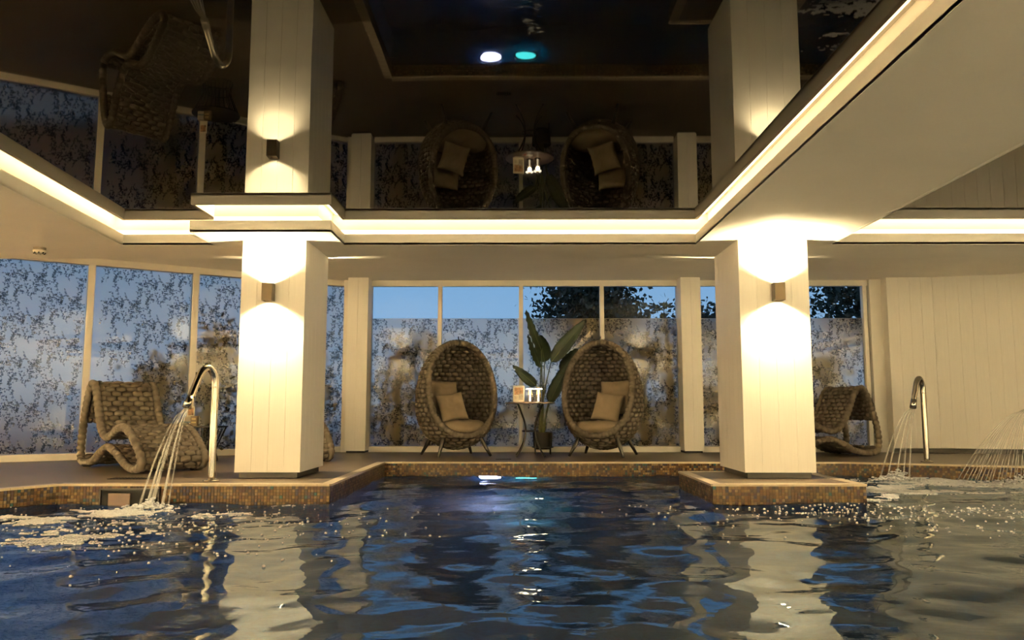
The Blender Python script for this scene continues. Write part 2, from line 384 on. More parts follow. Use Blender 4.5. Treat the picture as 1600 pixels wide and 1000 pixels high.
def post(x0, x1, y0, y1, label):
    t = empty('window_post', ((x0 + x1) / 2, (y0 + y1) / 2, 0), world=True); tag(t, label, 'post')
    c = MB(); c.box((x0 + .01, y0 + .01, .03), (x1 - .01, y1, REAR)); c.build('core', PAINT, t)
    c = MB(); c.box((x0 + .02, y0 + .03, 0), (x1 - .02, y1, .05)); c.build('plinth', PLINTH, t)
    for p, q, n in (((x0, y0), (x1, y0), 2), ((x1, y0), (x1, y1), 2), ((x0, y1), (x0, y0), 2)): panels(p, q, n, .045, REAR, t, 'cladding_board', BOARD, .01, .002)
post(-2.56, -2.25, 11.97, 12.4, 'white boarded post left of the egg chairs'); post(2.49, 2.79, 11.97, 12.4, 'white boarded post right of the egg chairs')

def spot(name, loc, rot, watts, size, blend, col, parent, r=.015):
    l = bpy.data.lights.new(name, 'SPOT'); l.energy = watts; l.spot_size = size; l.spot_blend = blend; l.color = col; l.shadow_soft_size = r
    o = bpy.data.objects.new(name, l); COL.objects.link(o); o.location = loc; o.rotation_euler = rot; o.parent = parent
    return o
def sconce(loc, rz, label, watts=SCONCE_W):
    t = empty('wall_light', loc, rz); tag(t, label, 'wall light', 'up and down wall lights on the columns')
    c = MB(); wd, dp, h, th = .098, .105, .168, .006     # open square tube, wall at local y = 0, sticks out to -y
    y0, y1 = -dp - .012, -.012
    for a, bb in (((-wd / 2, y0, -h / 2), (wd / 2, y0 + th, h / 2)), ((-wd / 2, y1 - th, -h / 2), (wd / 2, y1, h / 2)), ((-wd / 2, y0 + th, -h / 2), (-wd / 2 + th, y1 - th, h / 2)), ((wd / 2 - th, y0 + th, -h / 2), (wd / 2, y1 - th, h / 2))): c.box(a, bb)
    c.build('housing', BRONZE, t)
    c = MB(); c.box((-.04, -.012, -.05), (.04, 0.0, .05)); c.build('wall_bracket', BLACKM, t)
    c = MB(); c.box((-wd / 2 + th, y0 + th, -.035), (wd / 2 - th, y1 - th, .035)); c.build('lamp_block', BLACKM, t)
    for s in (1, -1):
        c = MB(); c.lathe([(.032, -.004), (.032, .004)], (0, (y0 + y1) / 2, s * .045), 16); c.build('lens', BULB, t)
        spot('lamp', (0, (y0 + y1) / 2, s * .078), (PI if s > 0 else 0, 0, 0), watts * (1.25 if s > 0 else 1), R(140), .95, (1, .79, .43), t)
    return t
sconce((-2.375, 7.6, 1.765), 0, 'bronze box wall light on the left column'); sconce((2.50, 7.6, 1.765), 0, 'bronze box wall light on the right column')
sconce((-2.35, 8.5, 1.765), PI, 'bronze box wall light on the back of the left column', SCONCE_W * .6); sconce((2.48, 8.52, 1.765), PI, 'bronze box wall light on the back of the right column', SCONCE_W * .6)

og = 'added fill lights outside the picture'  # out-of-view fixtures added to brighten the room from behind and the sides
for x, n_ in ((-6.5, 'leftmost'), (-3, 'second from the left'), (.5, 'middle one'), (4, 'second from the right'), (7.5, 'rightmost')): sconce((x, -3.0, .9), PI, 'added bronze box fill light behind the viewer, %s of five' % n_, FILL_W)['group'] = og
for y, n_ in ((-1.2, 'nearest'), (2.2, 'middle'), (5.6, 'farthest')): sconce((9.0, y, .9), -PI / 2, 'added bronze box fill light on the right side wall, %s of three' % n_, FILL_W * .8)['group'] = og
for y, n_ in ((-.5, 'nearest'), (3.2, 'middle'), (6.0, 'farthest')): sconce((-9.0, y, .9), PI / 2, 'added bronze box fill light on the left side wall, %s of three' % n_, FILL_W * .4)['group'] = og

# ------------------------------------------------------------------ windows with printed film
def vine_tile(seed):
    rg = random.Random(seed); out = []                # list of (quad points) in a 0.66 x 0.9 tile
    def leaf(x, y, a, l):
        w_ = l * .34; d = (math.cos(a), math.sin(a)); n_ = (-d[1], d[0])
        out.append([(x, y), (x + d[0] * l * .45 + n_[0] * w_, y + d[1] * l * .45 + n_[1] * w_), (x + d[0] * l, y + d[1] * l), (x + d[0] * l * .45 - n_[0] * w_, y + d[1] * l * .45 - n_[1] * w_)])
    def branch(x, y, a, n, depth):
        for i in range(n):
            l = rg.uniform(.022, .036); nx, ny = x + math.cos(a) * l, y + math.sin(a) * l; hw = .0016 if depth else .0022
            px_, py_ = -math.sin(a) * hw, math.cos(a) * hw
            out.append([(x + px_, y + py_), (x - px_, y - py_), (nx - px_, ny - py_), (nx + px_, ny + py_)])
            x, y = nx, ny; a += rg.gauss(0, .30) + (0 if depth else (PI / 2 - a) * .14)
            if rg.random() < .72: leaf(x, y, a + rg.choice((-1, 1)) * rg.uniform(.5, 1.2), rg.uniform(.034, .052))
            if rg.random() < .22:
                for _ in range(rg.randint(2, 4)): leaf(x, y, rg.uniform(0, 6.28), rg.uniform(.026, .042))
            if depth < 2 and rg.random() < .17: branch(x, y, a + rg.choice((-1, 1)) * rg.uniform(.5, 1.0), rg.randint(4, 8), depth + 1)
    for k in range(7): branch(rg.uniform(0, .66), rg.uniform(0, .9), PI / 2 + rg.gauss(0, .5), rg.randint(13, 20), 0)
    return out
VT = vine_tile(11)
def vine_mesh(w_, h, off):
    vs = []; fs = []
    for i in range(-1, int(w_ / .41) + 2):
        for j in range(-1, int(h / .558) + 2):
            for qd in VT:
                p = [(x * .62 + i * .41 + off, y * .62 + j * .558 + (.279 if i % 2 else 0)) for x, y in qd]
                if all(.01 < x < w_ - .01 and .005 < y < h - .005 for x, y in p):
                    o = len(vs); vs += p; fs.append((o, o + 1, o + 2, o + 3))
    return vs, fs
def window(name, p, q, cuts, z_film, label, mw=.062, dep=.09):
    """frame between plan points p and q (inside face); cuts = distances of mullion centres; outside is left of p->q"""
    t = tag(empty(name), kind='structure', label=label, cat='window')
    p = np.array(p, float); q = np.array(q, float); L = np.linalg.norm(q - p); d = (q - p) / L; n_ = np.array([-d[1], d[0]])
    at = lambda s, o: p + d * s + n_ * o
    def bar(nm, s0, s1, o0, o1, z0, z1, m=FRAMEW):
        g = MB(); g.prism([tuple(at(s0, o0)), tuple(at(s1, o0)), tuple(at(s1, o1)), tuple(at(s0, o1))], z0, z1); return g.build(nm, m, t, bevel=.003)
    bar('sill', 0, L, -.02, dep, 0.0, .085); bar('head', 0, L, 0, dep, 2.55, REAR)
    for c in cuts: bar('mullion', c - mw / 2, c + mw / 2, -.015, dep, .085, 2.55)
    eds = [0] + list(cuts) + [L]
    for k, (a, c) in enumerate(zip(eds, eds[1:])):
        a += mw / 2 if k else 0; c -= mw / 2 if k < len(eds) - 2 else 0
        bar('pane', a, c, .035, .041, .085, 2.55, GLASS)
        bar('film', a, c, .050, .053, .085, z_film, FILM)
        vs, fs = vine_mesh(c - a, z_film - .085, (k * .23) % .5)
        g = MB(); g.v = [(*(at(a + x, .045)), .085 + y) for x, y in vs]; g.f = fs; g.m = [0] * len(fs); tag(g.build('vine_print', PRINT, t), kind='stuff')
ldir = (LW1 - LW0) / np.linalg.norm(LW1 - LW0)
def lcut(px):     # distance along the left wall where the direction of column px meets it
    k = (px - 807) / 1244.; 
    # X = k*Y ; X = LW0x + s dx ; Y = LW0y + s dy
    return (k * LW0[1] - LW0[0]) / (ldir[0] - k * ldir[1])
c1, c2 = lcut(134), lcut(300); Ll = np.linalg.norm(LW1 - LW0)
window('window_1', LW0, LW1, [c1 - (c2 - c1), c1, c2, (c2 + Ll) / 2 - .05], 2.55, 'angled row of frosted windows with vine print at the left', .085, .13)
window('window_2', (-2.25, WY), (2.49, WY), [-1.185 + 2.25, .071 + 2.25, 1.325 + 2.25], 2.05, 'four pane window behind the egg chairs, frosted below and clear above')
window('window_3', (2.79, WY), (5.62, WY), [1.32, 2.60], 2.05, 'window behind the right column, frosted below and clear above')
b = MB(); b.box((5.44, 12.18, .085), (5.62, 12.4, REAR)); tag(b.build('trim_3', FRAMEW), kind='structure')
b = MB(); b.prism([tuple(LW1 + [-.05, -.09]), (-2.5, 12.2), (-2.5, 12.45), tuple(LW1 + [-.08, .13])], 0, REAR); tag(b.build('trim_4', FRAMEW), kind='structure')

# ------------------------------------------------------------------ water
IMP = [(-3.02, 6.5), (4.75, 9.35), (5.75, 8.75)]
def wave_field():
    xs = np.arange(-6.0, 9.01, .034); ys = np.concatenate([np.arange(-3, 1.4, .12), np.arange(1.4, 10.3, .028)])
    X, Y = np.meshgrid(xs, ys); Z = np.zeros_like(X)
    rg = np.random.default_rng(3); N = 90; S = .058
    for k in range(N):
        lam = .085 * (1.3 / .085) ** rg.random(); a = rg.normal(0, R(52)); kx, ky = math.sin(a) * 2 * PI / lam, math.cos(a) * 2 * PI / lam
        wgt = 1.2 if lam > .3 else .8
        env = .55 + .9 * vnoise(X / 1.7 + k * 3.1, Y / 1.3 + k * 1.7)
        Z += wgt * S * math.sqrt(2 / N) * lam / (2 * PI) * env * np.sin(kx * X + ky * Y + rg.random() * 6.28)
    for (ix, iy) in IMP:
        r = np.hypot(X - ix, Y - iy) + .05; Z += .006 * np.exp(-r / .8) * np.sin(2 * PI * r / .19) + .010 * np.exp(-r / .25) * (fbm(X * 14, Y * 14, 3) - .45)
    return X, Y, Z
X, Y, Z = wave_field(); ny, nx = X.shape
idx = np.arange(nx * ny).reshape(ny, nx)
F4 = np.stack([idx[:-1, :-1], idx[:-1, 1:], idx[1:, 1:], idx[1:, :-1]], -1).reshape(-1, 4)
cx_ = X[:-1, :-1].ravel(); cy_ = Y[:-1, :-1].ravel()
F4 = F4[~((cx_ > 1.78) & (cx_ < 2.94) & (cy_ > 7.14) & (cy_ < 8.40))]
me = bpy.data.meshes.new('pool_water'); V = np.stack([X, Y, Z + WZ], -1).reshape(-1, 3)
me.vertices.add(len(V)); me.vertices.foreach_set('co', V.ravel()); me.loops.add(F4.size); me.loops.foreach_set('vertex_index', F4.ravel().astype(np.int32))
me.polygons.add(len(F4)); me.polygons.foreach_set('loop_start', np.arange(0, F4.size, 4, dtype=np.int32)); me.polygons.foreach_set('use_smooth', np.ones(len(F4), bool))
me.update(calc_edges=True); me.validate(); me.materials.append(WATER)
wo = bpy.data.objects.new('pool_water', me); COL.objects.link(wo); tag(wo, 'rippling dark blue water filling the pool', 'water', kind='stuff')
def wz(x, y):
    j = np.clip(np.searchsorted(Y[:, 0], y), 0, ny - 1); i = np.clip(((np.asarray(x) + 6.0) / .034).astype(int), 0, nx - 1)
    return Z[j, i] + WZ

# underwater lamps
def pool_light(loc, rz, col, watts, strength, label, tilt=-8):
    t = empty('pool_light', loc, rz); tag(t, label, 'pool light', 'underwater pool lights')
    c = MB(); c.lathe([(.16, 0), (.165, .012), (.135, .03), (.13, .03)], seg=28, cap=False); o = c.build('bezel', STEEL, t, True); o.rotation_euler = (R(90), 0, 0)
    c = MB(); c.lathe([(.132, .0), (.132, .022)], seg=24); o = c.build('lens', emit('pool_lens', col, strength), t); o.rotation_euler = (R(90), 0, 0)
    spot('lamp', (0, -.06, 0), (R(90 + tilt), 0, 0), watts, R(150), .5, col, t, .05)
pool_light((-.33, 9.94, -.36), 0, (.62, .62, 1.0), 70, 40, 'white underwater light in the far pool wall')
pool_light((.12, 9.94, -.42), 0, (.08, .80, .75), 260, 9, 'teal underwater light in the far pool wall')
pool_light((-5.19, 3.4, -.55), R(90), (.08, .40, 1.0), 3000, 24, 'blue underwater light in the left pool wall')
pool_light((-4.75, 5.83, -.5), R(55), (.15, .45, 1.0), 1500, 24, 'blue underwater light near the left shower')

def foam(name, label, x0, x1, y0, y1, dens, thr, cell=.013):
    xs = np.arange(x0, x1, cell); ys = np.arange(y0, y1, cell); GX, GY = np.meshgrid(xs, ys)
    n_ = .62 * fbm(GX * 2.6, GY * 5.5, 3) + .5 * fbm(GX * 16, GY * 24, 3)
    d = dens(GX, GY); keep = (n_ + d > thr)
    vs = []; fs = []
    zz = wz(GX, GY) + .004
    for j, i in zip(*np.nonzero(keep)):
        o = len(vs); x, y, z = GX[j, i], GY[j, i], zz[j, i]; h = .004 * random.random()
        c = cell * .56
        vs += [(x - c, y - c, z - .006), (x + c, y - c, z - .006), (x + c, y + c, z - .006), (x - c, y + c, z - .006), (x - c * .8, y - c * .8, z + h), (x + c * .8, y - c * .8, z + h), (x + c * .8, y + c * .8, z + h), (x - c * .8, y + c * .8, z + h)]
        fs += [(o + 4, o + 5, o + 6, o + 7), (o, o + 1, o + 5, o + 4), (o + 1, o + 2, o + 6, o + 5), (o + 2, o + 3, o + 7, o + 6), (o + 3, o, o + 4, o + 7)]
    g = MB(); g.v = vs; g.f = fs; g.m = [0] * len(fs); return tag(g.build(name, FOAM), label, 'foam', kind='stuff')
gs = lambda X, Y, cx, cy, sx_, sy_: np.exp(-((X - cx) / sx_) ** 2 - ((Y - cy) / sy_) ** 2)
foam('pool_foam', 'white foam drifting left from the left shower', -4.6, -1.8, 4.2, 6.95, lambda X, Y: .34 * gs(X, Y, -3.1, 6.5, .28, .18) + .22 * gs(X, Y, -3.5, 6.05, .75, .4) + .21 * gs(X, Y, -2.9, 5.15, .5, .32) - .04, .665)
foam('pool_foam', 'white foam churning below the two right showers', 2.9, 6.6, 7.0, 9.7, lambda X, Y: .36 * gs(X, Y, 4.6, 9.2, .5, .35) + .25 * gs(X, Y, 5.6, 8.7, .9, .35) + .19 * gs(X, Y, 3.9, 8.2, .7, .6) - .04, .66)
def bubbles(label, n, fx, fy):
    g = MB()
    for _ in range(n):
        x, y = fx(), fy(); r = random.uniform(.004, .011)
        while y > 6.95: y -= .4
        g.lathe([(r, -.004), (r * .9, .3 * r), (r * .5, .7 * r), (.0005, .85 * r)], (x, y, float(wz(x, y)) + .002), 7)
    tag(g.build('water_bubbles', FOAM, smooth=True), label, 'bubbles', kind='stuff')
bubbles('scattered bubbles on the water before the left platform', 420, lambda: random.gauss(-2.5, .75), lambda: random.gauss(5.6, .75))
bubbles('scattered bubbles on the water beside the pool island', 420, lambda: random.gauss(3.0, .9), lambda: random.gauss(6.5, .6))

# ------------------------------------------------------------------ gooseneck showers
def shower(loc, ang, label):
    t = empty('gooseneck_shower', loc, ang); tag(t, label, 'pool shower', 'gooseneck pool showers')    # bends towards local -x
    c = MB(); c.lathe([(.075, 0), (.075, .008), (.05, .016), (.036, .02)], seg=28); c.build('base_flange', STEEL, t, True)
    P, _ = spline([(0, 0, .015), (0, 0, .3), (0, 0, .6), (0, 0, .86), (-.02, 0, .965), (-.085, 0, 1.025), (-.155, 0, .985), (-.20, 0, .90), (-.245, 0, .80), (-.27, 0, .745)], 60)
    c = MB(); c.tube(P, .033, 18); c.build('pipe', STEEL, t, True)
    c = MB(); c.tube([(-.262, 0, .76), (-.285, 0, .71), (-.305, 0, .662)], [.035, .037, .039], 18); c.build('spout', STEEL, t, True)
    c = MB(); c.lathe([(.0345, 0), (.0355, .004), (.0355, .01), (.0345, .014)], (0, 0, .84), 20, cap=False); c.build('collar', STEEL, t, True)
    return t
def jets(root, label, n, spread, drift, rad):
    o = root.location; a = root.rotation_euler.z; g = MB()
    tip = np.array([o.x - .305 * math.cos(a), o.y - .305 * math.sin(a), .66]); fwd = np.array([-math.cos(a), -math.sin(a)]); sd = np.array([-fwd[1], fwd[0]])
    for i in range(n):
        k = (i / (n - 1) - .5) if n > 1 else 0
        v = fwd * (drift + random.uniform(-.04, .04)) + sd * k * spread; pts = []
        for s in np.linspace(0, 1, 14):
            z = .66 - (.66 - WZ) * s; h = s ** .62; pts.append((tip[0] + v[0] * h + sd[0] * k * .05, tip[1] + v[1] * h + sd[1] * k * .05, z))
        g.tube(pts, np.linspace(rad, rad * 2.1, 14), 7)
    return tag(g.build('water_jet', SPRAY, smooth=True), label, 'water jet')
def splash(ix, iy, label, r, h):
    g = MB()
    for _ in range(260):
        a = random.uniform(0, 6.28); d = abs(random.gauss(0, r)); z = abs(random.gauss(0, 1)) * h * math.exp(-d / r); s = random.uniform(.006, .017)
        g.pad((ix + d * math.cos(a), iy + d * .7 * math.sin(a), WZ + z), (1, 0, 0), (0, 1, 0), (0, 0, 1), s * 2.4, s * 2, s * 1.4)
    tag(g.build('splash', FOAM, smooth=True), label, 'splash', kind='stuff')
s1 = shower((-2.77, 7.33, 0.004), R(62), 'polished steel gooseneck shower in front of the left lounger')
s2 = shower((5.06, 9.98, 0.004), R(40), 'polished steel gooseneck shower before the right panelled wall'); s3 = shower((6.15, 9.48, 0.004), R(40), 'polished steel gooseneck shower cut off by the right picture edge')
jets(s1, 'fan of water jets falling from the left shower', 12, .27, .30, .0036)
jets(s2, 'thin water jets falling from the shower by the panelled wall', 5, .30, .56, .005)
jets(s3, 'wide misty water jets from the shower at the right edge', 30, 1.1, .6, .003)
splash(-3.03, 6.72, 'splash where the left jets hit the water', .13, .035); splash(4.42, 9.42, 'splash under the shower by the panelled wall', .16, .07); splash(5.5, 8.85, 'splash under the shower at the right edge', .35, .05)

# ------------------------------------------------------------------ rope loungers
PROF = [(0, .10), (-.01, .30), (.06, .60), (.15, .84), (.25, .945), (.36, .86), (.47, .62), (.60, .42), (.76, .345), (.95, .40), (1.12, .46), (1.30, .44), (1.50, .33), (1.66, .2), (1.70, .10), (1.60, .05), (1.42, .05), (1.2, .12), (.98, .21), (.78, .24), (.58, .17), (.4, .08), (.22, .05), (.08, .05)]
def lounger():
    t = empty('rope_lounger')
    P, L = spline([(u, v) for u, v in PROF], 76, True); T = np.roll(P, -1, 0) - np.roll(P, 1, 0); T /= np.linalg.norm(T, axis=1)[:, None]
    g = MB(); W = .66; n = 5; st = (W - .07) / n; rowlen = L / 76
    for i in range(76):
        if P[i][0] < .1 and .10 < P[i][1] < .52: continue      # open support below the backrest
        off = (i % 2) * .5
        for k in range(n + 1 if i % 2 else n):
            c0 = -W / 2 + .035 + st * (k + .5 - off); w_ = st
            if i % 2 and k in (0, n): c0 += st * .25 * (1 if k == 0 else -1); w_ = st * .5
            dz = .010 * (1 if (i + k) % 2 else -1) * .4
            Tn = (T[i][0], 0, T[i][1]); Nn = (-T[i][1], 0, T[i][0])
            g.pad((P[i][0] + Nn[0] * dz, c0, P[i][1] + Nn[2] * dz), (0, 1, 0), Tn, Nn, w_ * 1.05, rowlen * 1.22, .060)
    tag(g.build('woven_seat', ROPE, t, True), kind='stuff')
    Q, L = spline([(u, v) for u, v in PROF], 420, True)
    rad = .036 + .011 * np.abs(np.sin(np.arange(420) * PI / 6))
    for s in (-1, 1):
        g = MB(); g.tube([(u, s * W / 2, v) for u, v in Q], rad, 10, closed=True); g.build('rim', ROPE, t, True)
    for u, s in ((1.5, -1), (1.5, 1), (.15, -1), (.15, 1)):
        g = MB(); g.lathe([(.02, 0), (.022, .02), (.014, .03)], (u, s * .29, 0), 10); g.build('glide', BLACKM, t)
    return t
lg = 'woven rope loungers'
l0 = lounger(); l0.location = (-4.80, 9.52, 0); l0.rotation_euler.z = R(-43); tag(l0, 'taupe woven rope lounger facing the pool behind the left shower', 'lounger', lg)
l1 = copy_tree(l0); a = R(180 + 17); l1.location = (5.06 - .29 * .33, 11.3 + .95 * .33, 0); l1.rotation_euler.z = a; tag(l1, 'taupe woven rope lounger half hidden behind the right column', 'lounger', lg)
l2 = copy_tree(l0); l2.location = (-3.43, 11.28, 0); l2.rotation_euler.z = R(-60); tag(l2, 'taupe woven rope lounger almost hidden behind the left column', 'lounger', lg)

# ------------------------------------------------------------------ egg chairs
Z0, Z1, RW_ = .10, 1.60, .555
def egg_r(z):
    s = (z - Z0) / (Z1 - Z0); h = .42 if s < .42 else .58
    return RW_ * math.sqrt(max(0, 1 - abs((s - .42) / h) ** 2.15))
def egg_cut(z): return .40 - .31 * (z - .29) / 1.28          # forward limit of the shell (local -y is forward)
def egg_chair(loc, rz, label):
    t = empty('egg_chair', loc, rz); tag(t, label, 'egg chair', 'woven egg chairs')
    zs = np.linspace(Z0 + .0005, Z1 - .0005, 600); rs = np.array([egg_r(z) for z in zs]); S = np.r_[0, np.cumsum(np.hypot(np.diff(zs), np.diff(rs)))]
    nrow = int(S[-1] / .064); g = MB()
    for j in range(nrow):
        s = (j + .5) * S[-1] / nrow; z = np.interp(s, S, zs); r = np.interp(s, S, rs); z2 = np.interp(s + .01, S, zs); r2 = np.interp(s + .01, S, rs); z1_ = np.interp(s - .01, S, zs); r1 = np.interp(s - .01, S, rs)
        d = np.array([r2 - r1, z2 - z1_]); d /= np.linalg.norm(d) + 1e-9
        n = max([q for q in (5, 8, 12, 18, 24, 30) if 2 * PI * r / q >= .095] or [5])
        for k in range(n):
            a = 2 * PI * (k + .5 * (j % 2)) / n; ca, sa = math.cos(a), math.sin(a)
            if -r * sa > egg_cut(z) + .015: continue
            rr = r
            g.pad((rr * ca, rr * sa, z), (-sa, ca, 0), (ca * d[0], sa * d[0], d[1]), (ca * d[1], sa * d[1], -d[0]), 2 * PI * r / n * .96, S[-1] / nrow * 1.12, .050)
    nz_, na = 60, 72; zz = np.interp(np.linspace(0, S[-1], nz_), S, zs); ok = np.zeros((nz_, na), bool); vs = []  # backing shell added between the pads so the gaps look dark
    for i in range(nz_):
        for k in range(na):
            a = 2 * PI * k / na; r = egg_r(zz[i]); vs.append((r * math.cos(a), r * math.sin(a), zz[i])); ok[i, k] = -r * math.sin(a) <= egg_cut(zz[i])
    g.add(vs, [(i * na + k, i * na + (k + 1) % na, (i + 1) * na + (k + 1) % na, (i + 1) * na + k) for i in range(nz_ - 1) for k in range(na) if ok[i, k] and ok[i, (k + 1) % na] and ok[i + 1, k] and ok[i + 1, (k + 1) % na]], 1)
    tag(g.build('woven_shell', [ROPE, GAPSHADE], t, True), kind='stuff')
    # rim: where the shell meets the opening plane
    right = []
    for z in np.linspace(.2, Z1, 900):
        r = egg_r(z); f = egg_cut(z)
        if r > f: right.append((math.sqrt(r * r - f * f), -f, z))
    loop = [(0, right[0][1], right[0][2])] + right + [(0, right[-1][1], right[-1][2])] + [(-x, y, z) for x, y, z in right[::-1]]
    Q, L = spline(loop[::12], 480, True); rad = .039 + .006 * np.abs(np.sin(np.arange(480) * PI / 6))
    g = MB(); g.tube(Q, rad, 10, closed=True); g.build('rim', ROPE, t, True)
    top = right[-1]
    g = MB(); P, _ = spline([(0, top[1] - .035, top[2] - .04), (0, top[1] - .045, top[2] + .01), (0, top[1] - .01, top[2] + .05), (0, top[1], top[2] + .085)], 14); g.tube(P, .009, 8); g.build('hook', BLACKM, t, True)
    g = MB(); g.tube([(.36 * math.cos(a), .36 * math.sin(a), .30) for a in np.linspace(0, 2 * PI, 40, endpoint=False)], .017, 8, closed=True); g.build('ring_frame', WOODD, t, True)
    for a in (45, 135, 225, 315):
        ca, sa = math.cos(R(a)), math.sin(R(a)); g = MB(); P = [(ca * (.35 + (.54 - .35) * s), sa * (.35 + (.54 - .35) * s), .315 - .315 * s) for s in (0, .5, 1)]
        P[-1] = (P[-1][0], P[-1][1], .004)
        g.tube(P, [.034, .028, .018], 10); g.build('leg', WOODD, t, True)
    return t
def pillow(name, w_, h, th, label, loc, rot, seed, cat='cushion', rnd=2.0):
    rg = np.random.default_rng(seed); n = 26; vs = []; fs = []
    u = np.linspace(-1, 1, n); U, Vv = np.meshgrid(u, u)
    pin = 1 - .10 * (1 - np.abs(U) ** 2) * (np.abs(Vv) ** 4); pin2 = 1 - .10 * (1 - np.abs(Vv) ** 2) * (np.abs(U) ** 4)
    PX = U * w_ / 2 * pin2; PY = Vv * h / 2 * pin
    T_ = (np.clip(1 - np.abs(U) ** 2.6, 0, 1) * np.clip(1 - np.abs(Vv) ** 2.6, 0, 1)) ** .5
    ox, oy = rg.random(2) * 50
    wr_ = (fbm(U * 2.2 + ox, Vv * 2.2 + oy, 3) - .47) * .42
    A = th / 2 * T_ * (1 + wr_); B = -th / 2 * T_ * (1 + wr_[::-1])
    for M_ in (A, B):
        o = len(vs); vs += [(PX[i, j], M_[i, j], PY[i, j]) for i in range(n) for j in range(n)]
        for i in range(n - 1):
            for j in range(n - 1):
                q = (o + i * n + j, o + i * n + j + 1, o + (i + 1) * n + j + 1, o + (i + 1) * n + j); fs.append(q if M_ is B else q[::-1])
    g = MB(); g.add(vs, fs); o = g.build(name, CUSH, None, True); o.location = loc; o.rotation_euler = rot
    wd = o.modifiers.new('weld', 'WELD'); wd.merge_threshold = .0015
    return tag(o, label, cat)
def seat_cushion(loc, rz, label, seed):
    rg = np.random.default_rng(seed); n, m = 40, 12; g = MB(); prof = []
    vs = []; fs = []; ox = rg.random() * 40
    for i in range(m + 1):
        ph = PI * i / m
        for k in range(n):
            a = 2 * PI * k / n; rr = math.sin(ph) ** .55; r = .37 * rr; zz = -.105 * math.copysign(abs(math.cos(ph)) ** .8, math.cos(ph))
            x, y = r * 1.08 * math.cos(a), r * 1.05 * math.sin(a)
            wv = float(fbm(np.array(x * 7 + ox), np.array(y * 7 + 3.), 3) - .45) * .10 * (1 if zz > 0 else 0)
            vs.append((x, y, zz + wv))
    for i in range(m):
        for k in range(n): l = (k + 1) % n; fs.append((i * n + k, i * n + l, (i + 1) * n + l, (i + 1) * n + k))
    g.add(vs, fs); o = g.build('seat_cushion', CUSH, None, True); o.location = loc; o.rotation_euler = (0, 0, rz)
    return tag(o, label, 'cushion')
for s, x, nm in ((-1, -.86, 'left'), (1, 1.225, 'right')):
    yv = 11.35; rz = R(24) if s < 0 else R(-22); M_ = Matrix.Rotation(rz, 3, 'Z')
    egg_chair((x, yv, 0), rz, 'taupe woven egg chair %s of the bistro table' % nm)
    W_ = lambda lx, ly, lz: tuple(Vector((x, yv, 0)) + M_ @ Vector((lx, ly, lz)))
    seat_cushion(W_(0, -.05, .395), rz, 'round beige seat cushion in the %s egg chair' % nm, 5 + s)
    pillow('scatter_cushion', .54, .54, .19, 'large beige pillow leaning at the back of the %s egg chair' % nm, W_(s * .16, .14, .81), (R(-16), R(-s * 4), rz + R(s * -12)), 20 + s)
    pillow('scatter_cushion', .42, .42, .16, 'small beige pillow standing in front in the %s egg chair' % nm, W_(s * .10, -.12, .675), (R(-20), R(s * 8), rz + R(s * -6)), 30 + s)

# ------------------------------------------------------------------ bistro table with lamps and menu card
TX, TY, TZ = .19, 11.05, .745
t = empty('bistro_table', (TX, TY, 0)); tag(t, 'round dark bistro table with curved metal legs between the egg chairs', 'table')
g = MB(); g.lathe([(.33, -.022), (.345, -.018), (.345, -.004), (.335, 0)], (0, 0, TZ), 48); g.build('table_top', mat('table_top', (.20, .14, .10), .3, var=.2), t)
for a in (50, 130, 230, 310):
    P, _ = spline([(.27, TZ - .02), (.20, .62), (.12, .47), (.10, .35), (.13, .22), (.22, .09), (.30, .012)], 26)
    g = MB(); g.tube([(r * math.cos(R(a)), r * math.sin(R(a)), z) for r, z in P], .0125, 9); g.build('leg', BLACKM, t, True)
g = MB(); g.tube([(.105 * math.cos(x), .105 * math.sin(x), .35) for x in np.linspace(0, 2 * PI, 30, endpoint=False)], .011, 8, closed=True); g.build('waist_ring', BLACKM, t, True)
def table_lamp(x, y, label):
    l = empty('table_lamp', (x, y, TZ)); tag(l, label, 'lamp', 'small table lamps on the bistro table')
    g = MB(); g.lathe([(.045, 0), (.045, .006), (.012, .010), (.010, .012)], seg=24); g.build('base', BLACKM, l, True)
    g = MB(); g.lathe([(.013, .01), (.011, .1), (.013, .168), (.016, .176)], seg=16); g.build('glow_stem', emit('lamp_stem', (1, .78, .46), 1.6), l, True)
    for k in range(3):
        a = R(90 + 120 * k); g = MB(); g.tube([(.042 * math.cos(a), .042 * math.sin(a), .004), (.02 * math.cos(a), .02 * math.sin(a), .175)], .0025, 6); g.build('strut', mat('brass', (.55, .38, .15), .3, 1.), l, True)
    g = MB(); g.lathe([(.054, .174), (.056, .178), (.056, .184), (.050, .188)], seg=28); g.build('light_disc', emit('lamp_disc', (1, .85, .6), 4), l, True)
    g = MB(); g.lathe([(.020, .188), (.022, .200), (.014, .204)], seg=16); g.build('cap', mat('brass', (.55, .38, .15)), l, True)
    p = bpy.data.lights.new('lamp', 'POINT'); p.energy = .7; p.color = (1, .75, .42); p.shadow_soft_size = .03
    o = bpy.data.objects.new('lamp', p); COL.objects.link(o); o.parent = l; o.location = (0, -.075, .165)
table_lamp(TX - .002, TY + .02, 'glowing disc-topped table lamp next to the menu card'); table_lamp(TX + .112, TY - .02, 'glowing disc-topped table lamp at the plant side of the table')
mc = empty('menu_card', (TX - .16, TY - .06, TZ), R(6)); tag(mc, 'small framed menu card standing on the bistro table', 'menu card')
g = MB(); g.box((-.078, -.004, .004), (.078, .004, .228)); g.build('card', mat('card_paper', (.80, .74, .60), .6), mc, bevel=.002)
g = MB(); g.box((-.06, -.03, 0), (.06, .03, .006)); g.build('foot', mat('acrylic', (.7, .66, .58), .2), mc)
g = MB(); g.box((-.060, -.0062, .10), (.060, -.004, .20)); g.build('photo_print', mat('food_print', (.42, .24, .13), .6, var=.8, scale=30), mc)
